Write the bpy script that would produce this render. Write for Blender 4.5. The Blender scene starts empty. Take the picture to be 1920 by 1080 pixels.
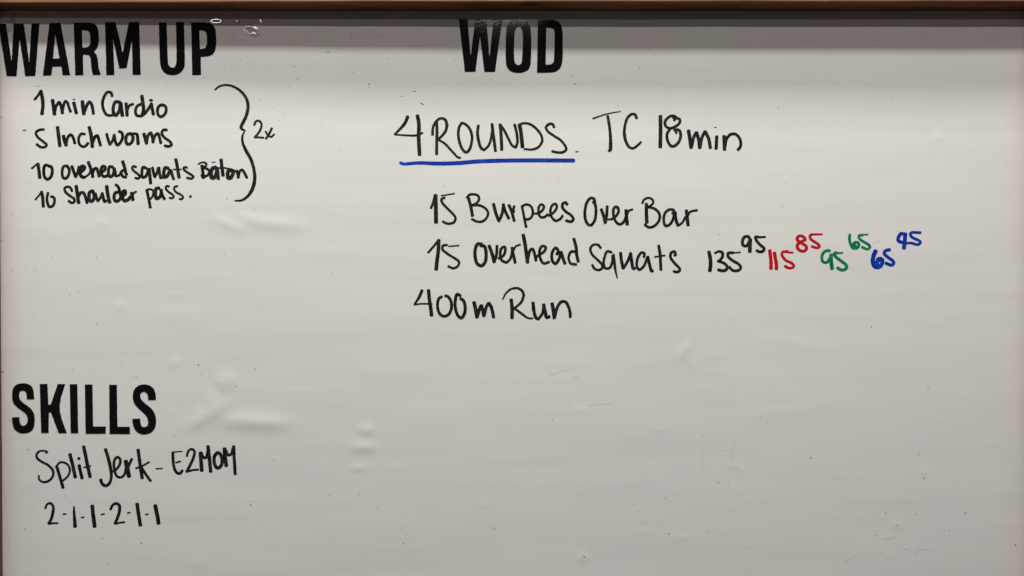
import bpy, math, random
import numpy as np
from mathutils import Vector, noise
from mathutils.geometry import tessellate_polygon

random.seed(7)
SC = bpy.context.scene
CZ = 1.5            # height of the picture centre above the floor
D = 1.387           # camera to board distance

# ------------------------------------------------------------------ camera
cam_d = bpy.data.cameras.new("camera")
cam = bpy.data.objects.new("camera", cam_d)
SC.collection.objects.link(cam)
cam.location = (0, -D, CZ)
cam.rotation_euler = (math.radians(90), 0, 0)
cam_d.sensor_width = 36.0
cam_d.lens = 36.0 * D / 1.92
cam_d.clip_start = 0.01
cam_d.clip_end = 100
SC.camera = cam

# ------------------------------------------------------------------ world, lamps, exposure
w = bpy.data.worlds.new("World")
SC.world = w
w.use_nodes = True
bg = w.node_tree.nodes["Background"]
bg.inputs[0].default_value = (1.0, 0.88, 0.86, 1)
bg.inputs[1].default_value = 0.036

def lamp(dist, height, width, length, power, col, xc=0.2):
    """one row of ceiling tubes, parallel to the board"""
    d = bpy.data.lights.new("ceiling_lamp", 'AREA')
    d.shape = 'RECTANGLE'
    d.size = length
    d.size_y = width
    d.energy = power
    d.color = col
    o = bpy.data.objects.new("ceiling_lamp", d)
    o.location = (xc, -dist, CZ + 0.52 + height)
    v = Vector((0, 0, CZ + 0.3)) - Vector((0, -dist, CZ + 0.52 + height))
    o.rotation_euler = v.to_track_quat('-Z', 'Y').to_euler()
    SC.collection.objects.link(o)

lamp(0.57, 2.4, 0.15, 4.0, 86, (1.0, 0.995, 0.955), -0.28)
lamp(0.72, 2.4, 0.15, 4.0, 73, (1.0, 0.995, 0.955), -0.28)
lamp(1.42, 2.4, 0.26, 4.0, 85, (1.0, 0.995, 0.955), -0.28)
lamp(3.48, 2.4, 0.08, 4.0, 41, (1.0, 0.905, 0.88), -0.10)
lamp(6.56, 2.475, 0.045, 0.6, 22, (1.0, 0.88, 0.84), -0.09)

SC.view_settings.view_transform = 'Standard'
SC.view_settings.look = 'None'
SC.view_settings.exposure = 0
SC.view_settings.gamma = 1
SC.view_settings.use_curve_mapping = False
SC.render.engine = 'CYCLES'

# ------------------------------------------------------------------ helpers
def X(px): return (px - 960.0) / 1000.0
def Z(py): return CZ + (540.0 - py) / 1000.0

# gentle blisters and wrinkles of the white film (x, y, half length, half width, angle, height mm)
BUMPS = [
    (512, 419, 50, 11, 5, .60), (428, 421, 30, 9, 24, .36), (462, 405, 20, 6, 10, .12),
    (478, 791, 56, 13, 3, .95), (393, 776, 40, 12, -31, .80), (424, 715, 17, 15, -20, .62),
    (372, 768, 12, 9, 0, .15), (396, 750, 14, 12, -60, .34), (322, 774, 7, 6, 0, .1),
    (687, 806, 14, 8, 0, .50), (679, 838, 21, 9, 0, .55), (673, 877, 12, 6, 0, .30), (742, 878, 12, 6, 0, .15),
    (1761, 256, 9, 9, 0, .26), (192, 417, 9, 9, -20, .22), (226, 575, 10, 9, 0, .22), (326, 680, 9, 9, 0, .22),
    (330, 552, 9, 6, 0, .12), (1732, 886, 9, 6, 0, .2), (1091, 1045, 9, 8, -40, .3), (1276, 1008, 12, 7, 0, .2),
    (1207, 998, 10, 7, 0, .14), (1681, 984, 9, 6, 0, .2), (1284, 655, 7, 14, 35, .3), (1344, 667, 6, 3, 0, .12),
    (1752, 608, 12, 7, 0, .12), (1316, 842, 3, 22, 0, .10), (1371, 845, 3, 22, 0, .14), (1380, 876, 18, 5, 12, .12),
    (1270, 664, 12, 12, 0, .1), (1092, 768, 9, 6, 0, .16), (1880, 240, 7, 5, 0, .1), (1238, 806, 14, 6, 0, .14),
    (372, 1055, 14, 10, 0, .18), (1480, 640, 60, 9, 8, .12), (1500, 765, 80, 10, -10, .12), (905, 945, 12, 6, 0, .12),
    (560, 735, 20, 6, 0, .1), (740, 700, 60, 10, 0, .1), (1000, 860, 90, 9, -4, .09), (1700, 470, 120, 14, -3, .12),
    (610, 470, 60, 12, 3, .1), (340, 595, 40, 14, 5, .12), (1510, 70, 3, 30, 0, .10), (1560, 60, 4, 26, 0, .10), (1622, 70, 3, 30, 0, .10),
    (1480, 90, 3, 40, 0, .08), (1590, 66, 14, 7, -15, .14), (520, 145, 14, 4, -10, .10), (490, 150, 10, 4, 20, .08),
    (24, 900, 6, 120, 0, .25), (22, 420, 7, 90, 0, .2), (26, 240, 8, 60, 0, .15),
]
BA = np.array(BUMPS, float)

def bump_h(px, py):
    """height of the film above the flat board, in metres (vectorised)"""
    px = np.asarray(px, float); py = np.asarray(py, float)
    h = np.zeros_like(px)
    for x, y, sx, sy, a, k in BA:
        r = math.radians(a)
        dx = px - x; dy = py - y
        u = (dx * math.cos(r) + dy * math.sin(r)) / (sx * 1.08)
        v = (-dx * math.sin(r) + dy * math.cos(r)) / (sy * 1.15)
        h += 0.0015 * k * np.exp(-(0.55 * u ** 4 + 0.35 * u * u) - 0.95 * v * v)
    # the sheet bends back behind the left rail
    h -= 0.004 * np.exp(-(np.maximum(px, -6.0) + 6.0) / 5.0)
    # slack of the whole sheet, waves that run along the wiping direction
    h += 0.00010 * np.sin(py / 31.0 + 1.6 * np.sin(px / 260.0)) * np.sin(px / 310.0 + 0.7)
    h += 0.00005 * np.sin(py / 17.0 + 2.0 * np.sin(px / 170.0 + 1.0)) * np.sin(px / 140.0 + 2.2)
    return h

def surf(px, py, off):
    h = float(bump_h(px, py))
    return (X(px), -(h + off), Z(py))

def mesh_obj(name, verts, faces, mat, parent=None, smooth=False, uv=None):
    me = bpy.data.meshes.new(name)
    me.from_pydata(verts, [], faces)
    if uv is not None:
        l = me.uv_layers.new(name="UVMap")
        for lp in me.loops:
            l.data[lp.index].uv = uv[lp.vertex_index]
    if smooth:
        me.polygons.foreach_set("use_smooth", [True] * len(me.polygons))
    me.materials.append(mat)
    me.update()
    o = bpy.data.objects.new(name, me)
    SC.collection.objects.link(o)
    if parent is not None:
        o.parent = parent
    return o

def empty(name, parent=None, label=None):
    o = bpy.data.objects.new(name, None)
    SC.collection.objects.link(o)
    o.empty_display_size = 0.05
    if parent is not None:
        o.parent = parent
    if label:
        o["label"] = label
    return o

# ------------------------------------------------------------------ materials
def mat(name):
    m = bpy.data.materials.new(name)
    m.use_nodes = True
    nt = m.node_tree
    b = nt.nodes["Principled BSDF"]
    return m, nt, b

def N(nt, t, **kw):
    n = nt.nodes.new(t)
    for k, v in kw.items():
        setattr(n, k, v)
    return n

def ramp(nt, fac, c0, c1, p0=0.0, p1=1.0):
    r = N(nt, "ShaderNodeValToRGB")
    r.color_ramp.elements[0].position = p0
    r.color_ramp.elements[1].position = p1
    r.color_ramp.elements[0].color = (*c0, 1)
    r.color_ramp.elements[1].color = (*c1, 1)
    nt.links.new(fac, r.inputs[0])
    return r.outputs[0]

def noise_tex(nt, vec, scale, detail=3, rough=0.55, sc=(1, 1, 1), off=(0, 0, 0)):
    mp = N(nt, "ShaderNodeMapping")
    mp.inputs["Scale"].default_value = sc
    mp.inputs["Location"].default_value = off
    nt.links.new(vec, mp.inputs[0])
    t = N(nt, "ShaderNodeTexNoise")
    t.inputs["Scale"].default_value = scale
    t.inputs["Detail"].default_value = detail
    t.inputs["Roughness"].default_value = rough
    nt.links.new(mp.outputs[0], t.inputs[0])
    return t

def mixc(nt, fac, a, b, mode='MIX'):
    m = N(nt, "ShaderNodeMix", data_type='RGBA', blend_type=mode)
    if isinstance(fac, float): m.inputs[0].default_value = fac
    else: nt.links.new(fac, m.inputs[0])
    for i, c in ((6, a), (7, b)):
        if isinstance(c, tuple): m.inputs[i].default_value = (*c, 1)
        else: nt.links.new(c, m.inputs[i])
    return m.outputs[2]

# white glossy film: wiped-on marker haze in horizontal strokes, faint mottling
M_FILM, nt, b = mat("white_film")
tc = N(nt, "ShaderNodeTexCoord").outputs["Object"]
tint = noise_tex(nt, tc, 2.3, 2, 0.5, (1, 1, 1.3), (3.1, 0, 0.4))
mpx = N(nt, "ShaderNodeMapping")                       # camera colour cast put into the base colour, greener towards the middle
mpx.inputs["Location"].default_value = (0.0, 0.0, -1.6 * 0.8)
mpx.inputs["Scale"].default_value = (1.15, 1.0, 0.8)
nt.links.new(tc, mpx.inputs[0])
sph = N(nt, "ShaderNodeTexGradient", gradient_type='SPHERICAL')
nt.links.new(mpx.outputs[0], sph.inputs[0])
tm = N(nt, "ShaderNodeMath", operation='MULTIPLY_ADD')
tm.inputs[1].default_value = 0.32
nt.links.new(sph.outputs[1], tm.inputs[0]); nt.links.new(tint.outputs[0], tm.inputs[2])
base = ramp(nt, tm.outputs[0], (0.788, 0.762, 0.745), (0.780, 0.785, 0.735), 0.42, 0.82)
haze = noise_tex(nt, tc, 7.0, 5, 0.6, (0.35, 1, 3.2))
hz = ramp(nt, haze.outputs[0], (1, 1, 1), (0.945, 0.945, 0.945), 0.45, 0.8)
c1 = mixc(nt, 1.0, base, hz, 'MULTIPLY')
st = noise_tex(nt, tc, 26.0, 4, 0.65, (0.10, 1, 1.8), (0.3, 0, 1.7))
sz = ramp(nt, st.outputs[0], (1, 1, 1), (0.955, 0.955, 0.953), 0.5, 0.78)
c2 = mixc(nt, 1.0, c1, sz, 'MULTIPLY')
fine = noise_tex(nt, tc, 420.0, 2, 0.5)
fz = ramp(nt, fine.outputs[0], (0.985, 0.985, 0.985), (1, 1, 1), 0.35, 0.6)
c3 = mixc(nt, 1.0, c2, fz, 'MULTIPLY')
nt.links.new(c3, b.inputs["Base Color"])
b.inputs["Roughness"].default_value = 0.05
b.inputs["IOR"].default_value = 1.5
b.inputs["Specular IOR Level"].default_value = 0.35
bn = noise_tex(nt, tc, 30.0, 3, 0.6, (0.3, 1, 1.6))
bp = N(nt, "ShaderNodeBump")
bp.inputs["Strength"].default_value = 0.35
bp.inputs["Distance"].default_value = 0.0002
nt.links.new(bn.outputs[0], bp.inputs["Height"])
nt.links.new(bp.outputs[0], b.inputs["Normal"])

M_BLISTER, nt, b = mat("wet_film")
b.inputs["Base Color"].default_value = (0.5, 0.48, 0.46, 1)
b.inputs["Roughness"].default_value = 0.16
b.inputs["IOR"].default_value = 1.9

# black cut vinyl, faintly orange-peeled
M_VINYL, nt, b = mat("black_vinyl")
tc = N(nt, "ShaderNodeTexCoord").outputs["Object"]
nn = noise_tex(nt, tc, 9.0, 3)
nt.links.new(ramp(nt, nn.outputs[0], (0.0055, 0.0045, 0.0055), (0.010, 0.0085, 0.010)), b.inputs["Base Color"])
b.inputs["Roughness"].default_value = 0.06
b.inputs["Specular IOR Level"].default_value = 0.10
vn = noise_tex(nt, tc, 330.0, 2, 0.6)
bp = N(nt, "ShaderNodeBump")
bp.inputs["Strength"].default_value = 1.0
bp.inputs["Distance"].default_value = 0.000042
nt.links.new(vn.outputs[0], bp.inputs["Height"])
nt.links.new(bp.outputs[0], b.inputs["Normal"])

def ink(name, dark, light, rough=0.45):
    m, nt, b = mat(name)
    uv = N(nt, "ShaderNodeTexCoord").outputs["UV"]
    s = noise_tex(nt, uv, 1.0, 4, 0.6, (0.035, 3.2, 1))         # streaks of the felt tip along the stroke
    p = noise_tex(nt, uv, 1.0, 2, 0.5, (0.07, 0.4, 1), (9, 4, 0))  # denser and thinner lengths
    a = N(nt, "ShaderNodeMath", operation='MULTIPLY')
    nt.links.new(s.outputs[0], a.inputs[0]); nt.links.new(p.outputs[0], a.inputs[1])
    c = ramp(nt, a.outputs[0], dark, light, 0.19, 0.42)
    nt.links.new(c, b.inputs["Base Color"])
    b.inputs["Roughness"].default_value = rough
    b.inputs["Specular IOR Level"].default_value = 0.15
    return m

M_BLACK = ink("black_marker_ink", (0.005, 0.0045, 0.004), (0.042, 0.038, 0.033))
M_BLUE = ink("blue_marker_ink", (0.003, 0.026, 0.32), (0.008, 0.08, 0.50))
M_RED = ink("red_marker_ink", (0.46, 0.003, 0.012), (0.68, 0.012, 0.042))
M_GREEN = ink("green_marker_ink", (0.002, 0.13, 0.055), (0.006, 0.34, 0.155))
M_SPECK = ink("dried_marker_speck", (0.07, 0.065, 0.06), (0.13, 0.12, 0.11))
M_FAINT, nt, b = mat("grey_scuff")
b.inputs["Base Color"].default_value = (0.63, 0.615, 0.585, 1)
b.inputs["Roughness"].default_value = 0.4
M_PALE, nt, b = mat("pale_scuff")
b.inputs["Base Color"].default_value = (0.70, 0.685, 0.65, 1)
b.inputs["Roughness"].default_value = 0.4

def wood(name, dark, light, axis):
    m, nt, b = mat(name)
    tc = N(nt, "ShaderNodeTexCoord").outputs["Object"]
    sc = (1.3, 26, 26) if axis == 'x' else (26, 26, 1.3)
    g = noise_tex(nt, tc, 3.2, 6, 0.62, sc)
    c = ramp(nt, g.outputs[0], dark, light, 0.32, 0.68)
    sck = (5, 14, 14) if axis == 'x' else (14, 14, 5)
    mp = N(nt, "ShaderNodeMapping")
    mp.inputs["Scale"].default_value = sck
    nt.links.new(tc, mp.inputs[0])
    v = N(nt, "ShaderNodeTexVoronoi")
    v.inputs["Scale"].default_value = 1.15
    nt.links.new(mp.outputs[0], v.inputs[0])
    k = ramp(nt, v.outputs["Distance"], (0.2, 0.16, 0.14), (1, 1, 1), 0.06, 0.17)
    nt.links.new(mixc(nt, 1.0, c, k, 'MULTIPLY'), b.inputs["Base Color"])
    b.inputs["Roughness"].default_value = 0.55
    bp = N(nt, "ShaderNodeBump")
    bp.inputs["Strength"].default_value = 0.4
    bp.inputs["Distance"].default_value = 0.001
    nt.links.new(g.outputs[0], bp.inputs["Height"])
    nt.links.new(bp.outputs[0], b.inputs["Normal"])
    return m

M_WOOD = wood("brown_stained_wood", (0.15, 0.056, 0.020), (0.37, 0.175, 0.068), 'x')
M_WOODV = wood("red_brown_stained_wood", (0.07, 0.026, 0.019), (0.13, 0.052, 0.036), 'z')
M_WALL, nt, b = mat("painted_wall")
tc = N(nt, "ShaderNodeTexCoord").outputs["Object"]
nt.links.new(ramp(nt, noise_tex(nt, tc, 12.0, 4).outputs[0], (0.42, 0.40, 0.38), (0.50, 0.48, 0.45)), b.inputs["Base Color"])
b.inputs["Roughness"].default_value = 0.8
M_CORE, nt, b = mat("hardboard")
b.inputs["Base Color"].default_value = (0.25, 0.17, 0.10, 1)

# ------------------------------------------------------------------ setting: the wall the board hangs on
wall = mesh_obj("wall", [(-3, 0.03, 0), (3, 0.03, 0), (3, 0.03, 3.2), (-3, 0.03, 3.2),
                         (-3, 0.13, 0), (3, 0.13, 0), (3, 0.13, 3.2), (-3, 0.13, 3.2)],
                [(0, 1, 2, 3), (5, 4, 7, 6), (1, 5, 6, 2), (4, 0, 3, 7), (3, 2, 6, 7), (4, 5, 1, 0)], M_WALL)
wall["kind"] = "structure"

# ------------------------------------------------------------------ the whiteboard
board = empty("whiteboard")
board["label"] = "white dry-erase board in a brown wooden frame covered with a handwritten workout"
board["category"] = "whiteboard"

# film: a fine grid that carries the blisters
gx = np.arange(-36, 1960, 4.0); gy = np.arange(16, 1300, 4.0)
PX, PY = np.meshgrid(gx, gy)
H = bump_h(PX, PY)
V = np.stack([(PX - 960) / 1000, -H, CZ + (540 - PY) / 1000], -1).reshape(-1, 3)
nx, ny = len(gx), len(gy)
i = np.arange(nx * ny).reshape(ny, nx)
F = np.stack([i[:-1, :-1], i[1:, :-1], i[1:, 1:], i[:-1, 1:]], -1).reshape(-1, 4)
film = mesh_obj("writing_surface", V.tolist(), F.tolist(), M_FILM, board, smooth=True)

def box(name, x0, x1, y0, y1, z0, z1, m, parent):
    v = [(x0, y0, z0), (x1, y0, z0), (x1, y1, z0), (x0, y1, z0), (x0, y0, z1), (x1, y0, z1), (x1, y1, z1), (x0, y1, z1)]
    f = [(0, 3, 2, 1), (4, 5, 6, 7), (0, 1, 5, 4), (1, 2, 6, 5), (2, 3, 7, 6), (3, 0, 4, 7)]
    return mesh_obj(name, v, f, m, parent)

box("backing_panel", X(-36), X(1956), 0.006, 0.018, Z(1296), Z(16), M_CORE, board)

# wooden rails: swept along their length so that edges are eased and a little uneven
def rail(name, stations, profile, m, parent):
    """stations: list of (axis position builder); profile(k) -> list of 3D points of a closed loop"""
    loops = [profile(s) for s in stations]
    n = len(loops[0]); verts = [p for l in loops for p in l]; faces = []
    for k in range(len(loops) - 1):
        for j in range(n):
            a = k * n + j; bb = k * n + (j + 1) % n
            faces.append((a, bb, bb + n, a + n))
    faces.append(tuple(range(n))[::-1]); faces.append(tuple((len(loops) - 1) * n + j for j in range(n)))
    return mesh_obj(name, verts, faces, m, parent)

def top_profile(px):
    t = (px + 60) / 2050.0
    front = 0.0355 + (0.0445 - 0.0355) * min(1, max(0, px / 900.0)) ** 0.6
    front += 0.0008 * noise.noise(Vector((px / 120.0, 0, 0))) + 0.0004 * noise.noise(Vector((px / 24.0, 3, 0)))
    zb = Z(20.6) + 0.0006 * noise.noise(Vector((px / 160.0, 7, 0)))
    r = 0.0022 + (0.002 if px < 60 else 0) * (1 - max(px, 0) / 60.0)
    x = X(px)
    return [(x, 0.02, zb), (x, -front + r, zb), (x, -front + r * 0.3, zb + r * 0.3), (x, -front, zb + r),
            (x, -front, zb + 0.088), (x, -front + 0.003, zb + 0.09), (x, 0.02, zb + 0.09)]
rail("top_rail", list(range(-75, 2000, 6)), top_profile, M_WOOD, board)

def left_profile(py):
    xi = X(-4 + 9.0 * (py / 1080.0) + 0.7 * noise.noise(Vector((py / 90.0, 5, 0))))
    z = Z(py); fr = 0.040
    return [(xi, 0.02, z), (xi, -fr + 0.002, z), (xi - 0.002, -fr, z), (xi - 0.068, -fr, z), (xi - 0.07, -fr + 0.002, z), (xi - 0.07, 0.02, z)]
rail("side_rail", list(range(22, 1320, 12)), left_profile, M_WOODV, board)

def right_profile(py):
    xi = X(1923 + 0.7 * noise.noise(Vector((py / 90.0, 9, 0))))
    z = Z(py); fr = 0.040
    return [(xi, 0.02, z), (xi + 0.07, 0.02, z), (xi + 0.07, -fr + 0.002, z), (xi + 0.068, -fr, z), (xi + 0.002, -fr, z), (xi, -fr + 0.002, z)]
rail("side_rail", list(range(22, 1320, 12)), right_profile, M_WOODV, board)

# ------------------------------------------------------------------ cut vinyl headings
def chaikin(pts, it=2):
    for _ in range(it):
        out = []; n = len(pts)
        for k in range(n):
            p0 = pts[k - 1]; p1 = pts[k]; p2 = pts[(k + 1) % n]
            a = math.atan2(p1[1] - p0[1], p1[0] - p0[0]); c = math.atan2(p2[1] - p1[1], p2[0] - p1[0])
            d = abs((c - a + math.pi) % (2 * math.pi) - math.pi)
            if d > math.radians(47) or d < math.radians(3):
                out.append(p1)
            else:
                out.append((p1[0] + (p0[0] - p1[0]) * .25, p1[1] + (p0[1] - p1[1]) * .25))
                out.append((p1[0] + (p2[0] - p1[0]) * .25, p1[1] + (p2[1] - p1[1]) * .25))
        pts = out
    return pts

def dens(pts, step=3.0, jit=0.28):
    out = []; n = len(pts)
    for k in range(n):
        p = pts[k]; q = pts[(k + 1) % n]
        L = math.dist(p, q); m = max(1, int(L / step))
        for j in range(m):
            t = j / m; x = p[0] + (q[0] - p[0]) * t; y = p[1] + (q[1] - p[1]) * t
            s = noise.noise(Vector((x / 2.6, y / 2.6, 1))) ; s2 = noise.noise(Vector((x / 2.6, y / 2.6, 9)))
            out.append((x + jit * s * 1.6, y + jit * s2 * 1.6))
    return out

def area(p):
    return 0.5 * sum(p[k - 1][0] * p[k][1] - p[k][0] * p[k - 1][1] for k in range(len(p)))

def parse(s):
    return [tuple(float(v) for v in t.split(",")) for t in s.split()]

def letter(parent, label, ox, oy, s, outer, hole=None):
    loops = []
    for txt in [outer] + ([hole] if hole else []):
        p = [(ox + a / s, oy + c / s) for a, c in parse(txt)]
        p = dens(chaikin(p))
        loops.append(p)
    if area(loops[0]) < 0: loops[0].reverse()
    for l in loops[1:]:
        if area(l) > 0: l.reverse()
    T = 0.00038
    flat = [p for l in loops for p in l]
    tris = tessellate_polygon([[Vector((x, y, 0)) for x, y in l] for l in loops])
    verts = [(X(x), -(float(bump_h(max(x, 14.0), y)) + T), Z(y)) for x, y in flat]; n = len(verts)
    verts += [surf(x, y, -0.0002) for x, y in flat]
    faces = []
    for a, c, d in tris:
        # front face must look towards the camera (-y)
        p, q, r = (Vector(verts[k]) for k in (a, c, d))
        nn = (q - p).cross(r - p)
        faces.append((a, c, d) if nn.y < 0 else (a, d, c))
    st = 0
    for l in loops:
        m = len(l)
        for k in range(m):
            a = st + k; c = st + (k + 1) % m
            faces.append((a, c, c + n, a + n))
        st += m
    o = mesh_obj("vinyl_letter", verts, faces, M_VINYL, parent)
    o["label"] = label
    return o

h1 = empty("vinyl_heading", board, "black vinyl heading WARM UP at the top left")
letter(h1, "letter W cut off by the left edge", 0, 0, 4, "-11,178 45,178 88,465 103,178 179,178 220,470 237,178 297,176 265,570 190,572 147,290 125,572 50,572")
letter(h1, "letter A", 0, 0, 4, "372,174 455,172 527,565 470,565 462,500 395,502 384,567 322,568", "415,255 446,438 398,440")
letter(h1, "letter R", 0, 0, 4, "553,172 670,168 715,180 738,215 742,270 742,320 732,358 706,388 728,415 737,470 741,520 757,562 697,564 686,520 682,440 668,415 622,410 625,564 565,566", "615,228 655,228 675,248 678,300 674,340 655,356 618,357")
letter(h1, "letter M", 0, 0, 4, "788,168 867,166 920,395 968,166 1045,166 1055,562 995,562 990,300 950,512 895,514 848,290 858,562 798,564")
letter(h1, "letter U", 0, 0, 4, "1192,168 1250,167 1258,460 1264,490 1285,509 1310,505 1322,480 1325,440 1320,166 1380,166 1388,470 1382,512 1355,550 1300,568 1240,556 1208,515 1198,460")
letter(h1, "letter P", 0, 0, 4, "1434,168 1540,166 1595,180 1618,220 1622,280 1622,345 1612,390 1585,418 1540,426 1506,427 1508,562 1442,564", "1495,228 1532,230 1550,250 1553,300 1552,335 1540,360 1500,369")
h2 = empty("vinyl_heading", board, "black vinyl heading WOD at the top centre")
letter(h2, "letter W", 840, 20, 8, "162,125 292,125 340,672 410,130 575,130 622,690 685,130 815,130 705,920 545,920 480,380 412,918 252,920")
letter(h2, "letter O", 840, 20, 8, "1060,122 1000,127 945,148 893,200 873,290 865,500 865,700 868,800 892,870 950,922 1050,938 1150,925 1215,880 1240,810 1248,650 1250,500 1245,290 1220,195 1170,145 1120,126",
       "1060,240 1015,268 997,340 990,600 993,750 1015,802 1055,820 1095,802 1112,745 1122,500 1122,340 1105,268")
letter(h2, "letter D", 840, 20, 8, "1348,136 1560,133 1640,152 1700,210 1722,320 1722,530 1722,740 1702,830 1655,900 1570,932 1335,932", "1475,258 1550,260 1588,282 1600,340 1596,550 1592,730 1577,785 1535,810 1465,812")
h3 = empty("vinyl_heading", board, "black vinyl heading SKILLS at the lower left")
letter(h3, "first letter S", 0, 700, 6, "385,292 382,220 365,150 320,118 255,108 190,120 145,165 135,240 140,310 170,365 240,415 295,455 315,510 308,560 280,588 250,590 228,570 220,535 218,492 137,495 140,560 160,630 215,672 280,678 345,660 385,610 393,520 385,450 345,390 270,340 222,295 213,240 228,200 262,192 292,210 302,250 303,292")
letter(h3, "letter K", 0, 700, 6, "448,120 533,118 545,352 572,352 650,120 735,120 650,385 752,672 662,674 575,440 550,440 548,668 465,672")
letter(h3, "letter I", 0, 700, 6, "785,122 870,120 880,673 797,674")
letter(h3, "first letter L", 0, 700, 6, "955,125 1040,124 1048,598 1190,596 1190,678 965,680")
letter(h3, "second letter L", 0, 700, 6, "1228,128 1315,127 1322,600 1462,600 1463,682 1235,682")
letter(h3, "last letter S", 0, 700, 6, "1755,300 1752,225 1725,160 1670,128 1610,122 1545,140 1500,195 1492,270 1505,330 1545,385 1610,440 1655,490 1670,545 1660,590 1630,606 1600,600 1580,565 1577,508 1490,510 1495,580 1525,650 1590,688 1660,685 1720,655 1752,600 1758,520 1740,440 1690,380 1620,330 1580,280 1577,240 1590,215 1625,205 1655,225 1667,265 1668,302")

# ------------------------------------------------------------------ marker handwriting
def crom(p, n=9):
    if len(p) == 2:
        L = max(2, int(math.dist(p[0], p[1]) / 2.0))
        return [(p[0][0] + (p[1][0] - p[0][0]) * t / L, p[0][1] + (p[1][1] - p[0][1]) * t / L) for t in range(L + 1)]
    q = [(2 * p[0][0] - p[1][0], 2 * p[0][1] - p[1][1])] + p + [(2 * p[-1][0] - p[-2][0], 2 * p[-1][1] - p[-2][1])]
    out = []
    for k in range(1, len(q) - 2):
        P0, P1, P2, P3 = q[k - 1], q[k], q[k + 1], q[k + 2]
        m = max(3, int(math.dist(P1, P2) / 1.6))
        def tj(ti, a, c): return ti + max(1e-4, math.dist(a, c)) ** 0.5
        t0 = 0; t1 = tj(t0, P0, P1); t2 = tj(t1, P1, P2); t3 = tj(t2, P2, P3)
        for j in range(m):
            t = t1 + (t2 - t1) * j / m
            r = []
            for d in (0, 1):
                A1 = (t1 - t) / (t1 - t0) * P0[d] + (t - t0) / (t1 - t0) * P1[d]
                A2 = (t2 - t) / (t2 - t1) * P1[d] + (t - t1) / (t2 - t1) * P2[d]
                A3 = (t3 - t) / (t3 - t2) * P2[d] + (t - t2) / (t3 - t2) * P3[d]
                B1 = (t2 - t) / (t2 - t0) * A1 + (t - t0) / (t2 - t0) * A2
                B2 = (t3 - t) / (t3 - t1) * A2 + (t - t1) / (t3 - t1) * A3
                r.append((t2 - t) / (t2 - t1) * B1 + (t - t1) / (t2 - t1) * B2)
            out.append(tuple(r))
    out.append(p[-1])
    return out

RUN = [0]
def word(name, parent, m, ox, oy, s, w0, strokes, label=None, grow=1.15):
    verts = []; faces = []; uvs = []
    off = 0.00006
    for stx in strokes.strip().split(";"):
        stx = stx.strip()
        if not stx: continue
        w_a = w_b = w_m = w0
        if ":" in stx:
            ws, stx = stx.split(":")
            ws = [float(v) for v in ws.split("/")]
            w_a = ws[0]; w_b = ws[-1]; w_m = ws[len(ws) // 2] if len(ws) > 2 else 0.5 * (w_a + w_b)
        pts = [(ox + a / s, oy + c / s) for a, c in parse(stx)]
        c = crom(pts)
        RUN[0] += 1
        seed = RUN[0] * 3.7
        n = len(c)
        cum = [0.0]
        for k in range(1, n): cum.append(cum[-1] + math.dist(c[k - 1], c[k]))
        Lt = cum[-1] or 1.0
        rows = []
        def width(t):
            ww = (w_a + (w_m - w_a) * t * 2) if t < .5 else (w_m + (w_b - w_m) * (t - .5) * 2)
            return ww / s * grow
        for k in range(n):
            a = c[max(0, k - 1)]; d = c[min(n - 1, k + 1)]
            tx, ty = d[0] - a[0], d[1] - a[1]; l = math.hypot(tx, ty) or 1e-6
            tx /= l; ty /= l
            ww = width(cum[k] / Lt) * (1 + 0.07 * noise.noise(Vector((cum[k] / 5.0, seed, 0))))
            rows.append((c[k], (tx, ty), ww, cum[k]))
        # eased ends of a felt tip
        (p, t, ww, u) = rows[0]
        cap0 = [((p[0] - t[0] * ww * e, p[1] - t[1] * ww * e), t, ww * f, u - ww * e) for e, f in ((.30, .45), (.24, .72), (.12, .93))]
        (p, t, ww, u) = rows[-1]
        cap1 = [((p[0] + t[0] * ww * e, p[1] + t[1] * ww * e), t, ww * f, u + ww * e) for e, f in ((.12, .93), (.24, .72), (.30, .45))]
        rows = cap0 + rows + cap1
        b0 = len(verts)
        for k, (p, t, ww, u) in enumerate(rows):
            nx_, ny_ = -t[1], t[0]
            off += 0.0000002
            for q in (-.5, 0, .5):
                e = 0.22 * noise.noise(Vector((p[0] / 1.5, p[1] / 1.5, q * 40 + seed))) if q else 0
                x = p[0] + nx_ * (ww * q + e * (1 if q > 0 else -1)); y = p[1] + ny_ * (ww * q + e * (1 if q > 0 else -1))
                verts.append(surf(x, y, off))
                uvs.append((u + seed * 31, q * ww * 0.55 + seed * 17))
        for k in range(len(rows) - 1):
            for j in (0, 1):
                a = b0 + k * 3 + j
                faces.append((a, a + 1, a + 4, a + 3))
        off += 0.000004
    # face the camera
    for k, f in enumerate(faces):
        p, q, r = (Vector(verts[v]) for v in f[:3])
        if (q - p).cross(r - p).y > 0: faces[k] = f[::-1]
    o = mesh_obj(name, verts, faces, m, parent, uv=uvs)
    if label: o["label"] = label
    return o

def line(label): return empty("handwritten_line", board, label)
HW = "handwritten_word"

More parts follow.
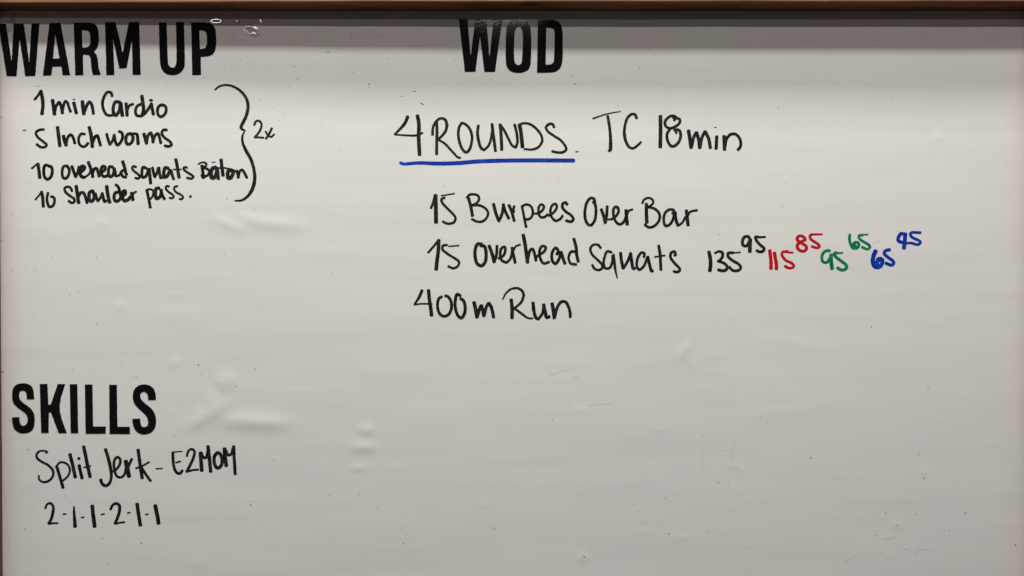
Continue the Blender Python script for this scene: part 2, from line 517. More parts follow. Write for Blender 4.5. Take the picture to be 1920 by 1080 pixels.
l = line("handwritten line 1 min Cardio in black marker")
A = (40, 150, 6)
word(HW, l, M_BLACK, *A, 36, "26:150,220 185,178 214,127; 36:219,122 238,210 243,300 232,384", "numeral 1")
word(HW, l, M_BLACK, *A, 34, """38:352,226 363,300 374,388; 30:374,372 392,295 425,248; 34:428,252 447,290 458,340 462,374; 28:462,366 476,290 496,238 520,256 536,310 556,358;
 34:590,254 604,310 620,374; 12:582,221 604,217; 38:688,240 694,305 705,384; 32:712,355 738,285 768,246 792,278 812,380""", "word min")
word(HW, l, M_BLACK, *A, 30, """30:1022,182 1008,142 968,138 932,188 913,258 924,330 958,388 1000,400 1052,385; 34:1108,252 1062,246 1036,300 1038,370 1062,398 1100,350 1112,275; 38:1118,258 1126,330 1138,402;
 34:1178,264 1186,330 1190,402; 28:1194,335 1214,290 1258,270; 30:1348,272 1306,292 1284,345 1298,396 1344,406 1388,378 1430,326 1466,262; 36:1356,180 1370,270 1376,340 1362,390;
 32:1464,268 1474,330 1486,388; 26:1446,226 1472,230; 30:1582,278 1546,298 1532,350 1546,400 1576,412 1612,388 1630,340 1618,292 1584,280""", "word Cardio")
l = line("handwritten line 5 Inchworms in black marker")
word(HW, l, M_BLACK, *A, 27, "27:256,557 205,562 164,592 182,640 240,688 285,732 258,757 212,752 172,722", "numeral 5")
word(HW, l, M_BLACK, *A, 32, """36:408,530 416,600 426,680 434,744; 36:474,628 486,685 506,736; 30:506,708 526,640 558,616 584,650 602,714; 28:715,610 676,606 645,655 656,724 692,750 728,738 752,708;
 36:764,530 784,615 794,690 800,752; 32:806,694 832,636 856,626 872,670 890,736; 30:960,606 976,668 998,728; 28:998,724 1026,684 1046,614; 30:1046,620 1058,690 1078,732 1112,708 1140,642 1130,592 1098,578;
 32:1238,602 1196,612 1176,665 1190,720 1228,716 1258,655 1240,606; 26:1256,602 1300,606; 34:1304,612 1311,670 1314,720; 34:1380,604 1394,660 1410,714; 30:1410,694 1426,624 1456,594 1474,640 1482,702;
 30:1482,690 1506,622 1538,602 1556,650 1570,710; 28:1638,562 1600,560 1580,598 1612,648 1672,692 1690,726 1660,746 1612,738""", "word Inchworms")
l = line("handwritten line 10 ovehead squats Bâton in black marker")
B = (40, 270, 8); C = (240, 270, 8)
word(HW, l, M_BLACK, *B, 40, "28:156,368 200,330 246,297; 46:248,296 260,370 270,450 276,510; 42:384,314 348,330 336,410 352,500 395,530 444,490 464,410 450,345 404,328", "numeral 10")
word(HW, l, M_BLACK, *B, 40, """40:686,328 636,336 612,420 628,505 664,518 706,470 720,390 688,332; 42:756,334 784,410 816,495; 38:816,495 846,420 864,340; 46:866,430 918,400 950,352 920,330 886,356 878,430 902,488 950,500;
 30:955,498 1015,450 1046,380; 44:1004,270 1040,365 1062,430 1072,496; 40:1066,450 1096,372 1130,368 1150,420 1166,488; 42:1200,424 1250,390 1254,345 1222,332 1197,380 1203,450 1238,488 1300,470;
 42:1370,345 1322,342 1306,420 1320,486 1360,480 1392,410 1386,360; 42:1396,370 1408,430 1416,478; 32:1416,482 1466,470 1494,420; 44:1520,262 1546,340 1564,420 1578,460; 36:1548,396 1508,402 1502,450 1530,493 1574,495""", "word ovehead")
word(HW, l, M_BLACK, *C, 38, """34:122,348 86,332 62,360 88,405 150,452 178,490 150,518 108,508; 40:272,362 226,348 208,420 218,498 255,495 290,440 302,375; 44:316,370 326,460 340,592; 40:366,354 382,420 402,497;
 36:402,497 430,440 456,354; 40:462,354 472,430 492,512; 26:492,514 545,500; 46:608,368 562,354 536,430 546,498 582,486 622,420 642,392; 40:648,396 662,460 686,528; 44:716,228 736,320 752,420 766,505; 20:682,382 800,378;
 32:888,356 846,348 832,372 872,412 950,462 983,494 950,518 884,506""", "word squats")
word(HW, l, M_BLACK, *C, 38, """24:1054,304 1096,280 1140,272; 30:1140,274 1180,300 1162,332 1116,352; 42:1108,322 1122,420 1136,508; 36:1120,352 1190,376 1224,412 1192,470 1120,500; 30:1100,464 1122,512; 14:1260,276 1310,270;
 52:1318,352 1272,364 1246,430 1256,508 1292,506 1330,430 1334,360; 42:1342,372 1350,450 1356,526; 46:1396,234 1406,320 1416,400 1426,474; 24:1365,360 1450,360 1530,376 1604,402;
 52:1558,394 1514,394 1496,440 1506,512 1544,504 1576,440 1578,396; 42:1630,402 1646,440 1656,502; 36:1656,488 1680,404 1710,386 1746,430 1784,506""", "word Bâton")
l = line("handwritten line 10 Shoulder pass in black marker")
word(HW, l, M_BLACK, *B, 40, "26:210,835 258,780 300,718; 44:302,716 320,800 326,880 330,940; 38:402,732 386,800 392,880 422,942 470,930 498,870 490,806 446,788", "numeral 10")
word(HW, l, M_BLACK, *B, 38, """36:762,708 734,652 686,642 648,666 664,722 722,772 790,822 798,860 760,884 708,852; 48:822,630 836,720 846,800 862,886; 42:852,800 890,732 934,734 960,790 988,886; 46:1072,702 1026,722 1016,800 1036,858 1074,848 1096,782 1072,706;
 40:1112,742 1126,800 1150,858; 36:1150,858 1190,800 1216,734; 40:1216,740 1230,800 1248,864 1278,852; 48:1280,632 1292,720 1306,800 1328,878; 44:1458,722 1408,734 1392,800 1412,858 1458,848 1500,790 1488,722; 38:1416,608 1456,645 1474,700 1488,780;
 46:1522,780 1560,742 1556,702 1526,712 1517,790 1540,848 1598,838 1640,790; 44:1652,732 1666,790 1676,840; 28:1672,782 1690,734 1725,712""", "word Shoulder")
word(HW, l, M_BLACK, *C, 36, """40:282,692 302,780 320,870 336,955; 30:276,690 330,678 378,704 374,770 340,822 308,832; 46:468,662 422,668 412,740 426,818 464,808 500,740 496,684; 42:498,682 512,760 548,826; 30:618,637 580,632 566,665 600,710 668,760 688,790 660,814 622,806;
 30:742,632 702,642 692,680 722,722 800,766 828,796 800,828 772,824; 36:928,786 944,788""", "word pass with its full stop")
l = line("tall curly brace with 2x beside it in black marker")
G = (380, 140, 4.156)
word("curly_brace", l, M_BLACK, *G, 20, "13/20/24:95,119 130,92 180,81 240,93 300,132 342,190 354,250 340,320 312,380; 24/22/12:312,378 299,408 306,424 332,437; 12/24/22:324,448 310,480 312,530 337,590 376,660 398,730; 22/26/11:398,728 406,800 390,885 350,948 300,980 252,982")
word(HW, l, M_BLACK, *G, 16, "16:402,393 416,364 440,360 459,385 450,428 425,468 405,488; 14:405,489 440,489 476,492; 14:490,442 512,474 535,484 558,464; 16:540,417 517,463 493,500", "repeat count 2x")
l = line("handwritten line Split Jerk E2MOM in black marker")
E_ = (40, 820, 6); F_ = (240, 820, 6)
word(HW, l, M_BLACK, *E_, 28, """20:276,176 294,164 240,150 196,160; 24/26/26:198,158 171,195 180,235 230,275 300,312 350,360; 26/26/20:350,360 361,410 332,470 270,504 216,490 196,460 200,430; 32:396,325 420,400 450,500 470,568; 22:392,332 430,285 480,283 530,318 546,380 520,440 470,486;
 36:546,190 570,280 590,370 608,450; 34:650,314 666,390 684,460; 28:640,238 656,239; 36:702,104 722,200 746,320 774,445; 16:702,339 780,322""", "word Split")
word(HW, l, M_BLACK, *E_, 30, """34:946,134 976,230 1002,340 1012,400; 32/30/32:1012,400 1008,470 985,525 945,545 908,520 892,475; 18:1020,384 1055,372; 27:1056,374 1104,312 1110,242 1078,222 1046,262 1046,360 1076,438 1122,450 1158,420 1180,330; 44:1174,268 1192,345 1212,440; 28:1200,345 1220,290 1244,242; 34:1314,140 1326,230 1342,350 1360,460; 20:1288,348 1352,325 1438,278; 28:1348,332 1402,418 1454,490""", "word Jerk")
word("handwritten_dash", l, M_BLACK, *F_, 14, "15:314,354 386,351")
word(HW, l, M_BLACK, *F_, 30, """30:505,172 506,240 516,330 546,394 582,408 612,372; 14:505,166 560,162 608,157; 18:538,285 590,270; 22/28/30:662,212 682,150 720,132 748,160 735,230 700,310 660,388; 22:660,388 720,371 792,363; 38:817,172 822,270 830,376; 30:822,170 850,226 880,226 898,160; 36:900,100 916,240 930,386;
 34:1004,172 974,210 974,300 1006,346 1048,318 1058,240 1034,182 1002,172; 38:1086,126 1092,220 1106,320; 28:1092,128 1130,198 1160,190 1182,120; 32:1190,98 1196,250 1206,414""", "word E2MOM")
l = line("handwritten line 2-1-1-2-1-1 in black marker")
for t, O, s_, lb in (("20/30/30:268,802 292,752 328,742 358,775 354,850 336,920 308,972; 20:308,974 360,966 410,966", E_, 30, "first numeral 2"),
                 ("18/30/40:592,780 594,850 600,920 605,1005", E_, 36, "first numeral 1"), ("38:798,770 806,850 816,930 825,1005", E_, 38, "second numeral 1"),
                 ("26/32/30:1002,812 1032,758 1070,744 1102,765 1104,830 1080,910 1054,970; 20:1054,974 1105,962 1162,953", E_, 30, "second numeral 2"),
                 ("38:1302,748 1312,820 1326,910 1340,990", E_, 38, "third numeral 1"), ("40:306,766 321,840 336,910 344,970", F_, 38, "last numeral 1")):
    word("handwritten_numeral", l, M_BLACK, *O, s_, t, lb)
for t in ("470,865 503,862", "676,903 707,898", "898,868 934,863", "1194,853 1224,845", "1397,870 1428,863"):
    word("handwritten_dash", l, M_BLACK, *E_, 17, t)

l = line("handwritten line 4 ROUNDS. TC 18 min in black marker")
H_ = (720, 190, 6); I_ = (920, 190, 6); J_ = (1100, 190, 6)
word(HW, l, M_BLACK, *H_, 30, "36/32/20:266,172 242,235 192,300 118,373; 18/22/24:120,374 230,382 370,382 432,356; 38:376,160 392,250 390,400 400,602", "numeral 4")
word(HW, l, M_BLACK, *H_, 28, """30:592,220 596,330 593,450 592,595; 28/26/32:546,378 551,300 590,222 640,192 688,207 710,270; 32/28/24:710,268 690,340 640,400 604,430; 24:606,430 680,472 760,556 830,628 858,636; 28:876,242 846,290 836,370 850,460 885,542 925,574 960,545 984,470 990,390 960,302 912,256 872,242;
 30:1062,272 1052,350 1066,450 1095,528 1130,546; 26:1130,546 1175,500 1204,420 1216,335; 30:1215,255 1226,350 1240,450 1254,560; 32:1306,260 1316,360 1321,450 1325,546; 26:1308,262 1350,322 1400,420 1444,498 1480,518; 28:1480,518 1500,470 1495,370 1470,262; 38:1526,268 1541,350 1550,440 1558,515; 22/26/26:1514,264 1570,246 1640,256 1718,312 1772,390 1782,450; 26/24/20:1782,448 1742,510 1670,541 1578,536""", "word ROUN and D")
word(HW, l, M_BLACK, *I_, 26, "28:714,293 700,262 675,252 642,266 620,295; 26:620,295 642,337 710,387 790,440 838,498; 26/28/26:838,497 850,543 810,573 745,574 692,562; 14:957,570 983,564", "letter S with a full stop")
word(HW, l, M_BLACK, *J_, 30, "18/15/12:70,195 200,150 300,128 383,115; 28/30/38:236,164 251,250 265,360 270,480 267,545; 30:270,540 252,560; 28:562,192 545,150 510,144 462,182 431,270 422,360; 34/28/24:422,358 440,448 480,515 520,528 570,498 612,458", "letters TC")
word(HW, l, M_BLACK, *J_, 28, "38:830,166 831,300 828,516; 28:1005,172 960,162 906,192 880,240 894,285 938,306; 28:1010,186 1048,204 1044,242 1004,280 940,308; 30:938,308 904,370 910,440 948,502 988,502 1040,450 1058,380 1042,326 1006,318; 24:968,182 1000,196 982,215; 24:985,316 1012,360", "numeral 18")
word(HW, l, M_BLACK, *J_, 34, "38:1146,330 1161,420 1176,524; 32:1182,505 1206,400 1232,350; 36:1236,350 1260,430 1272,525; 32:1276,515 1300,400 1332,338; 34:1334,340 1372,420 1392,525; 34:1464,394 1460,460 1456,534; 10:1438,294 1460,292; 36:1546,390 1549,460 1551,545; 30:1556,515 1572,425 1620,372 1670,368 1715,408 1734,470 1724,520 1700,545", "word min")
ul = word("underline", board, M_BLUE, *H_, 40, "30/40/42:182,692 210,703 400,693 600,700 820,695 1050,676; 41:1050,676 1300,668 1650,664 1920,665 2136,666", "thick blue marker underline")

l = line("handwritten line 15 Burpees Over Bar in black marker")
K_ = (790, 340, 6); L_ = (1050, 340, 6)
word(HW, l, M_BLACK, *K_, 28, "26:108,303 132,240 154,162; 40:160,156 163,300 166,463; 16:222,163 300,150 373,138; 26:264,184 226,200 236,240 290,302 350,362 384,410 370,458 320,476 272,469 242,452", "numeral 15")
word(HW, l, M_BLACK, *K_, 27, """32:530,188 555,280 576,390; 26:512,186 540,152 590,146 638,162 650,200 622,245 566,270; 26:580,270 660,272 728,312 752,360 728,420 680,453 620,450 568,424; 32:812,254 836,350 872,448; 30:872,448 906,370 926,260; 30:920,258 946,340 984,418;
 30:986,268 1016,340 1045,446; 26:1040,348 1036,310 1046,278; 26:1132,278 1150,370 1165,450 1180,516; 26:1132,282 1180,260 1234,282 1254,350 1234,408 1186,430 1152,410; 20:1252,366 1308,360; 26:1306,365 1358,330 1380,282 1350,260 1322,290 1322,370 1346,403 1390,399 1420,372;
 26:1430,385 1488,350 1524,290 1510,253 1476,266 1452,330 1466,400 1510,443 1560,424 1590,386; 28:1642,262 1624,238 1592,250 1587,290 1622,337 1680,377 1712,428 1680,453 1628,440; 24:1628,258 1646,252""", "word Burpees")
word(HW, l, M_BLACK, *L_, 28, """30:392,238 381,196 342,190 302,240 281,330 286,430 320,488 354,494; 30:354,494 390,440 404,350 396,262 372,228; 32:465,314 490,390 510,470; 30:512,460 526,370 530,280; 20:518,430 572,428; 28:578,428 630,390 660,332 640,287 607,302 602,380 626,450 668,483 714,460 740,400 745,325;
 34:742,324 748,400 756,486; 22:756,372 776,332 816,316""", "word Over")
word(HW, l, M_BLACK, *L_, 28, """36:972,254 972,360 977,466; 24:926,248 946,206 1000,187 1044,211 1045,248 1000,284 970,290; 28:1000,290 1070,312 1119,370 1114,440 1060,503 1000,518 952,486; 28:1264,362 1284,330 1240,316 1186,350 1166,430 1186,500 1230,489 1270,430 1286,352; 32:1296,348 1302,420 1326,498; 24:1328,498 1372,468 1412,400;
 34:1421,328 1431,410 1441,496; 24:1432,398 1466,342 1543,325""", "word Bar")
l = line("handwritten line 15 Overhead Squats in black marker")
word(HW, l, M_BLACK, *K_, 26, "24:76,803 132,740 186,672; 38:196,662 191,780 176,900 166,992; 26:290,716 247,722 236,760 290,812 370,862 424,906 410,954 360,978 302,955; 16:306,731 424,723", "numeral 15")
word(HW, l, M_BLACK, *K_, 30, """34:684,710 636,704 606,770 607,860 632,930 680,950 718,908 729,820 710,732 664,722; 34:762,724 791,800 820,910; 30:822,905 846,820 851,726; 28:868,868 920,838 945,780 938,737 902,752 887,820 905,888 958,916; 26:958,916 1000,872 1028,748; 30:1020,746 1036,830 1056,916; 20:1032,790 1062,732 1113,712;
 36:1146,602 1166,700 1181,810 1196,914; 30:1197,880 1226,772 1250,762 1275,820 1290,892; 24:1288,862 1322,822; 28:1322,828 1380,790 1400,742 1362,727 1332,770 1336,860 1376,922 1438,906; 30:1524,822 1540,780 1512,748 1472,800 1476,898 1510,926 1554,860 1566,794; 32:1572,794 1592,860 1616,926;
 32:1715,646 1741,740 1747,820 1766,902; 26:1732,790 1684,792 1656,860 1682,924 1744,934""", "word Overhead")
word(HW, l, M_BLACK, *L_, 28, """26:458,752 430,716 372,716 341,760 360,820 420,880 470,930; 26:470,930 478,972 440,998 390,984 362,940; 27:580,800 532,787 502,850 491,930 511,978 558,974 590,900 592,835; 28/28/14:602,824 611,900 620,980 644,1090; 32:681,804 691,890 711,982; 28:712,980 760,900 795,804; 32:796,814 806,900 826,982 842,975;
 28:944,852 950,812 916,802 872,870 866,958 890,993 940,958 980,862; 32:987,848 1006,930 1031,1008 1044,1006; 30:1110,724 1126,820 1131,910 1135,996; 18:1067,850 1180,833; 28:1300,832 1290,790 1252,802 1242,850 1282,912 1344,980 1345,1008 1302,1020 1280,1010; 26:1288,836 1302,812""", "word Squats")
l = line("row of weights 135 95 115 85 95 65 65 45 in four marker colours")
P_ = (1300, 420, 8); Q_ = (1510, 420, 8)
word(HW, l, M_BLACK, *P_, 44, "50:234,416 255,520 258,620 246,704; 30/42/38:322,440 380,412 430,426 440,480 402,540 368,562; 34/42/44:372,562 450,582 504,630 500,680 440,702 372,686; 40:596,432 524,437 518,480 592,550 680,602 712,650 690,688 622,703 568,680 540,642; 22:570,432 640,430 703,424", "black weight 135")
word(HW, l, M_BLACK, *P_, 42, "42:848,232 828,192 772,192 738,250 746,318 800,328 840,262; 50:856,232 850,330 847,418; 40:980,196 932,194 942,240 1002,312 1060,366 1050,404 992,418 950,396; 30:945,200 1078,195", "black raised weight 95")
word(HW, l, M_RED, *P_, 40, "48:1146,396 1156,480 1166,590 1164,672; 48:1216,432 1231,520 1246,610 1246,678; 38:1418,412 1342,421 1328,460 1382,540 1480,592 1508,630 1480,658 1422,658 1372,630; 28:1352,416 1420,425 1493,431", "red weight 115")
word(HW, l, M_RED, *P_, 42, "42:1682,230 1650,192 1602,178 1562,202 1562,240 1612,280 1688,330 1698,370 1660,408 1612,403 1562,360 1562,310 1612,272 1680,235", "red raised numeral 8")
word(HW, l, M_RED, *Q_, 34, "28:252,155 110,156; 38:104,154 68,180 82,225 150,275 204,316 208,345 170,358 98,335", "red raised numeral 5")
word(HW, l, M_GREEN, *Q_, 40, "40:368,404 312,402 266,440 247,510 266,568 320,578 370,512 386,462; 50:386,460 387,560 402,672; 42:470,432 437,437 447,480 530,550 608,612 622,650 580,688 522,683 480,655; 26:452,441 560,432", "green weight 95")
word(HW, l, M_GREEN, *Q_, 38, "40:670,158 662,220 681,310 720,363 780,358 804,312 780,274 732,282 712,340; 34:740,310 756,340; 36:860,166 802,176 812,220 882,272 950,312 968,346 930,378 848,346; 24:842,161 938,158", "green raised weight 65")
word(HW, l, M_BLUE, *Q_, 50, "58:1055,402 1022,480 1012,570 1042,638 1100,646 1148,600 1148,534 1102,526 1072,580; 44:1268,386 1202,402 1182,440 1242,502 1310,552 1326,590 1290,616 1206,586; 40:1076,600 1100,620", "blue weight 65")
word(HW, l, M_BLUE, *Q_, 46, "48:1436,140 1402,190 1392,246 1440,274 1505,284; 44:1440,144 1490,150; 54:1500,146 1491,260 1479,366; 36:1505,286 1600,286; 38:1728,130 1592,130 1574,150 1602,200 1700,246 1728,272 1690,308 1594,286", "blue raised weight 45")
l = line("handwritten line 400m Run in black marker")
R_ = (770, 520, 6)
word(HW, l, M_BLACK, *R_, 30, "32/30/20:128,146 97,220 44,303; 18:38,308 120,298 243,300; 36:201,144 211,250 226,350 236,430; 30:350,218 317,240 302,320 327,410 375,438 424,420 458,350 454,272 420,217 388,206; 32:560,207 522,192 502,260 502,340 532,430 570,457 604,410 613,330 590,257 560,238", "numeral 400")
word(HW, l, M_BLACK, *R_, 32, "38:712,280 731,360 746,450; 34:752,436 776,352 792,316; 36:794,316 812,375 825,436; 32:828,425 855,322 878,290; 34:882,290 908,340 934,450", "letter m")
word(HW, l, M_BLACK, *R_, 30, """36:1131,250 1141,350 1140,460; 16/24/30:1036,248 1072,180 1130,132 1200,122 1253,152 1273,200; 30/26/22:1273,198 1250,270 1190,330 1152,350; 24/26/18:1162,346 1240,402 1320,458 1374,462; 34:1376,284 1387,380 1412,458 1440,468; 28:1440,468 1484,400 1495,304; 34:1496,304 1511,380 1532,452 1562,440;
 36:1591,294 1606,380 1616,460; 30:1622,440 1652,332 1700,272 1748,282 1783,350; 30:1783,348 1795,410 1794,448""", "word Run")

# ------------------------------------------------------------------ specks, scuffs, tape, blisters, added glint facets
def discs(name, pts, m, off, label):
    verts = []; faces = []; uvs = []
    for (x, y, r) in pts:
        b0 = len(verts); n = 9
        e = random.uniform(.7, 1.3); a0 = random.uniform(0, 6.3)
        for k in range(n):
            a = 2 * math.pi * k / n
            rr = r * random.uniform(.8, 1.15)
            u, v = rr * math.cos(a) * e, rr * math.sin(a) / e
            px = x + u * math.cos(a0) - v * math.sin(a0); py = y + u * math.sin(a0) + v * math.cos(a0)
            verts.append(surf(px, py, off)); uvs.append((x + u, y + v))
        faces.append(tuple(range(b0, b0 + n)))
    o = mesh_obj(name, verts, faces, m, board, uv=uvs)
    o.data.update()
    for p in o.data.polygons:
        if p.normal.y > 0: p.flip()
    o["label"] = label
    o["kind"] = "stuff"
    return o

BIG = parse("659,70 1072,142 1078,157 1637,75 47,992 265,1018 203,1057 470,947 708,951 756,1019 1634,613 1740,729 1733,897 1904,1022 1347,905 1254,1001 1095,1044 1520,858 1810,962 72,162 372,684 442,724 692,158 692,163 551,125 617,98 3,451 2,220 18,788 53,843")
MED = parse("""436,72 424,93 437,100 383,146 311,155 717,68 625,84 645,87 613,98 599,117 726,110 852,113 862,131 557,148 543,161 663,137 921,149 487,188 510,201 534,215 603,236 626,169 562,187 1199,128 1146,150 1133,149 1220,93 1240,155 1365,165 1158,197 1114,110
1533,70 1500,98 1490,158 1780,115 1673,183 1460,203 1710,218 1490,227 24,401 35,411 338,421 422,476 549,473 181,481 98,481 24,506 66,506 148,548 130,553 95,555 62,597 181,606 491,580 228,681 377,702 479,692 255,706 137,693 622,512 545,414 478,392 327,817 514,863 470,940 618,929 673,927
191,1009 244,1024 14,1058 123,930 754,990 505,1026 485,982 755,990 1020,810 1036,788 1217,857 1189,946 926,991 1580,650 1426,783 1316,817 1355,845 1723,851 1248,934 1366,912 1326,996 1406,1028 1212,980 1661,962 1717,964 1681,984 1725,988 1780,995 1643,1004 1654,1036 1699,1030 1716,1036 1605,1042 1590,1052
1471,343 1404,358 1591,380 1466,388 1515,530 426,372 446,371 435,388 1348,440 980,607 1133,458 833,350 60,950 30,905 25,730 9,700 105,810 65,870""")
discs("marker_speck", [(x, y, random.uniform(1.0, 1.5)) for x, y in BIG], M_SPECK, 0.00008, "dark dried specks of marker")
M_SPECK2 = ink("faded_marker_speck", (0.26, 0.25, 0.235), (0.38, 0.37, 0.35))
extra = [(random.uniform(20, 1900), random.uniform(100, 1070), random.uniform(.4, .8)) for _ in range(150)]
extra += [(random.gauss(450, 60), random.gauss(110, 18), random.uniform(.4, .8)) for _ in range(45)]
extra += [(random.gauss(1500, 70), random.gauss(110, 30), random.uniform(.4, .7)) for _ in range(30)]
discs("faded_speck", [(x, y, random.uniform(.8, 1.25)) for x, y in MED] + extra, M_SPECK2, 0.00007, "faint grey specks of old marker")
for piece in "1.8:43,244.6 49,244; 1.4:789,193.5 792,195 794,197; 1.2:775,171.5 779,171; 1.2:752,180 754,181; 1.2:1,699 6,696; 1.0:1340,239 1343,239".split(";"):
    if piece.strip(): word("stray_mark", board, M_BLACK, 0, 0, 1, 1.0, piece)
for piece in """.9/.9/.7:5,908 10,940 14,985 16.5,1020 14,1042; .9/1/.6:1029,705 1045,699 1066,693; .9:1100,760 1120,758.5 1148,757; .8:1076,707 1088,708; .8:1690,938 1700,942 1712,947; .8:1656,1012 1668,1009 1680,1007;
 .8:1718,1029 1735,1030 1744,1030; .8:1636,457 1645,453 1655,448; .8:1664,1052 1672,1048; .8:1586,1053 1597,1047; 1:1280,674 1290,684 1302,692; .8:1075,712 1083,708; .8:1062,762 1070,759""".split(";"):
    if piece.strip(): word("scuff_mark", board, M_FAINT, 0, 0, 1, 1.0, piece)
for piece in """.7:1325,105 1325.5,150 1325,242; .6:1249,62 1248,120 1248,205; .6:1252,70 1251,130; .6:1333,408 1334,440 1334,462; .6:1345,440 1354,462 1362,480; .8:1507,42 1507,70; .7:1622,52 1619,78; .7:1512,80 1512,136; .6:1506,84 1506,128;
 .9:1375,818 1374,840 1374,868 1384,880; .8:1318,824 1318,884; 1:1590,62 1597,66""".split(";"):
    if piece.strip(): word("drip_trace", board, M_PALE, 0, 0, 1, 1.0, piece)

def blister(x, y, sx, sy, ang, hgt, ring, label):
    nr, na = 26, 56
    r0 = math.radians(ang)
    verts = []; faces = []
    for j in range(nr + 1):
        r = j / nr
        if ring: hh = math.exp(-((r - .74) / .14) ** 2) + 0.12 * (1 - r)
        else: hh = (1 - r * r) ** 1.5
        for k in range(na):
            a = 2 * math.pi * k / na
            wob = 1 + 0.10 * math.sin(2 * a + x) + 0.06 * math.sin(3 * a + y)
            u, v = r * sx * math.cos(a) * wob, r * sy * math.sin(a) * wob
            px = x + u * math.cos(r0) - v * math.sin(r0); py = y + u * math.sin(r0) + v * math.cos(r0)
            ed = -0.0003 * max(0, (r - .92) / .08)
            verts.append(surf(px, py, 0.00022 + hgt * hh * (1 + .35 * math.sin(a * 2 + 1.3 * x)) / 1000.0 + ed))
    for j in range(nr):
        for k in range(na):
            a = j * na + k; c = j * na + (k + 1) % na
            if j == 0: faces.append((a, c + na, a + na))
            else: faces.append((a, c, c + na, a + na))
    for k, f in enumerate(faces):
        p, q, r = (Vector(verts[v]) for v in f[:3])
        if (q - p).cross(r - p).y > 0: faces[k] = f[::-1]
    o = mesh_obj("film_blister", verts, faces, M_BLISTER, board, smooth=True)
    o["label"] = label

blister(405.5, 39.5, 12, 4.6, 0, .5, True, "small ring-shaped blister in the film beside the letter P")
blister(471, 57, 16, 9.5, 18, .7, True, "large shiny ring-shaped blister in the film")
blister(444.5, 40.3, 6, 3.2, 0, .4, False, "small round blister in the film")

def glint(pts, elev, az, curl, label, base=0.0006):
    """an added facet that mirrors a lamp as a glint, leaning back by elev and turned by az degrees"""
    p = dens(chaikin([tuple(q) for q in pts]), 1.0, 0.1)
    cx = sum(q[0] for q in p) / len(p); cy = sum(q[1] for q in p) / len(p)
    se, sa = math.tan(math.radians(elev)), math.tan(math.radians(az))  # glint put into the shape: tilt picked to mirror a ceiling lamp
    verts = []; faces = []; nr = 6; n = len(p)
    L = max(math.dist(q, (cx, cy)) for q in p)
    lift = base + (abs(se) + abs(sa)) * L * 0.0006
    for j in range(nr + 1):
        f = j / nr
        for (x, y) in p:
            px = cx + (x - cx) * f; py = cy + (y - cy) * f
            du = (px - cx) / 1000; dv = -(py - cy) / 1000       # right, up
            hh = lift - se * dv - sa * du - curl * (du * du + dv * dv) * 1000
            verts.append((X(px), -(float(bump_h(px, py)) + hh), Z(py)))
    for j in range(nr):
        for k in range(n):
            a = j * n + k; c = j * n + (k + 1) % n
            faces.append((a, c + n, a + n) if j == 0 else (a, c, c + n, a + n))
    m0 = len(verts)                                            # skirt down to the board
    for (x, y) in p: verts.append(surf(x, y, 0.0))
    for k in range(n):
        a = nr * n + k; c = nr * n + (k + 1) % n
        faces.append((a, c, m0 + (k + 1) % n, m0 + k))
    for k, fc in enumerate(faces):
        a, c, d = (Vector(verts[v]) for v in fc[:3])
        if (c - a).cross(d - a).y > 0: faces[k] = fc[::-1]
    o = mesh_obj("glint_facet", verts, faces, M_BLISTER, board)
    o["label"] = label

glint([(475, 50.5), (480, 50), (484, 53), (485, 57), (481, 57.5), (477, 54)], 7.9, 11, .004, "facet added as the upper white flake on the large blister")
glint([(472, 62), (476, 60), (480, 62), (482.5, 66), (478, 64.5)], 7.9, 11, .002, "facet added as the lower white flake on the large blister")
glint([(488, 36.5), (489.5, 37), (491.5, 41), (493, 44), (491, 44.5), (488.5, 41)], 0.5, 13, .003, "facet added as a narrow flake right of the blisters")
glint([(439.5, 40.5), (442, 38.5), (447, 38), (449.5, 40), (446, 42.3), (441.5, 42.3)], 0.5, 13, .02, "facet added as a small dull flake left of the narrow one")

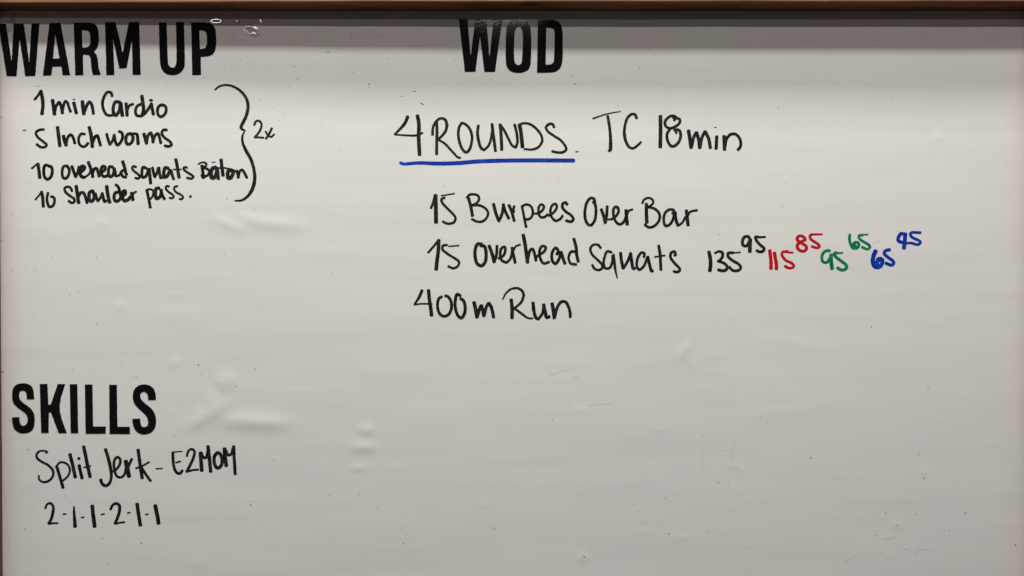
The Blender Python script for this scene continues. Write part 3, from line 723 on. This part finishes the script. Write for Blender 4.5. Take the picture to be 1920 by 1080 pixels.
def rim_glint(cx, cy, rx, ry, rot, w, elev, az, a0, a1, n, label):
    """glint along a blister rim: little added facets that all lean to mirror a lamp"""
    r0 = math.radians(rot); se, sa = math.tan(math.radians(elev)), math.tan(math.radians(az))
    verts = []; faces = []
    for k in range(n):
        q = []
        g = 1 + 0.25 * noise.noise(Vector((k * .7, cx, cy)))
        for a, f in ((k, -.5), (k + 1, -.5), (k + 1, .5), (k, .5)):
            t = math.radians(a0 + (a1 - a0) * a / n)
            u = (rx + f * w * g) * math.cos(t); v = (ry + f * w * g) * math.sin(t)
            q.append((cx + u * math.cos(r0) - v * math.sin(r0), cy + u * math.sin(r0) + v * math.cos(r0)))
        mx = sum(p[0] for p in q) / 4; my = sum(p[1] for p in q) / 4
        b0 = len(verts); hs = []
        for (x, y) in q:
            hs.append(0.0012 + se * (y - my) / 1000 - sa * (x - mx) / 1000)  # same tilt on every facet, set so the rim glints
            verts.append((X(x), -(float(bump_h(mx, my)) + hs[-1]), Z(y)))
        for (x, y) in q: verts.append(surf(x, y, 0.0))
        faces.append((b0, b0 + 1, b0 + 2, b0 + 3))
        for j in range(4): faces.append((b0 + j, b0 + 4 + j, b0 + 4 + (j + 1) % 4, b0 + (j + 1) % 4))
    for k, fc in enumerate(faces):
        a, c, d = (Vector(verts[v]) for v in fc[:3])
        if (c - a).cross(d - a).y > 0: faces[k] = fc[::-1]
    o = mesh_obj("blister_rim_glint", verts, faces, M_BLISTER, board)
    o["label"] = label

rim_glint(405.5, 39.8, 9.6, 3.2, 0, 1.5, 0.5, 13, 0, 360, 22, "facets added as the pale glint along the rim of the small ring-shaped blister")
rim_glint(470, 57, 12.5, 6.6, 15, 0.9, 7.9, 11.5, 60, 305, 22, "facets added as the pale glint along the rim of the large blister")

M_TAPE, nt, b = mat("grey_tape")
b.inputs["Base Color"].default_value = (0.52, 0.49, 0.475, 1)
b.inputs["Roughness"].default_value = 0.3
tp = [(-20, 24), (28, 24), (30, 40), (24, 57), (14, 62), (6, 56), (-20, 52)]
tv = [surf(x, y, 0.0003) for x, y in tp] + [surf(x, y, 0) for x, y in tp]
nT = len(tp)
o = mesh_obj("tape_scrap", tv, [tuple(range(nT))] + [(k, k + nT, (k + 1) % nT + nT, (k + 1) % nT) for k in range(nT)], M_TAPE, board)
for p in o.data.polygons[:1]:
    if p.normal.y > 0: p.flip()
o["label"] = "torn grey scrap of tape in the top left corner"
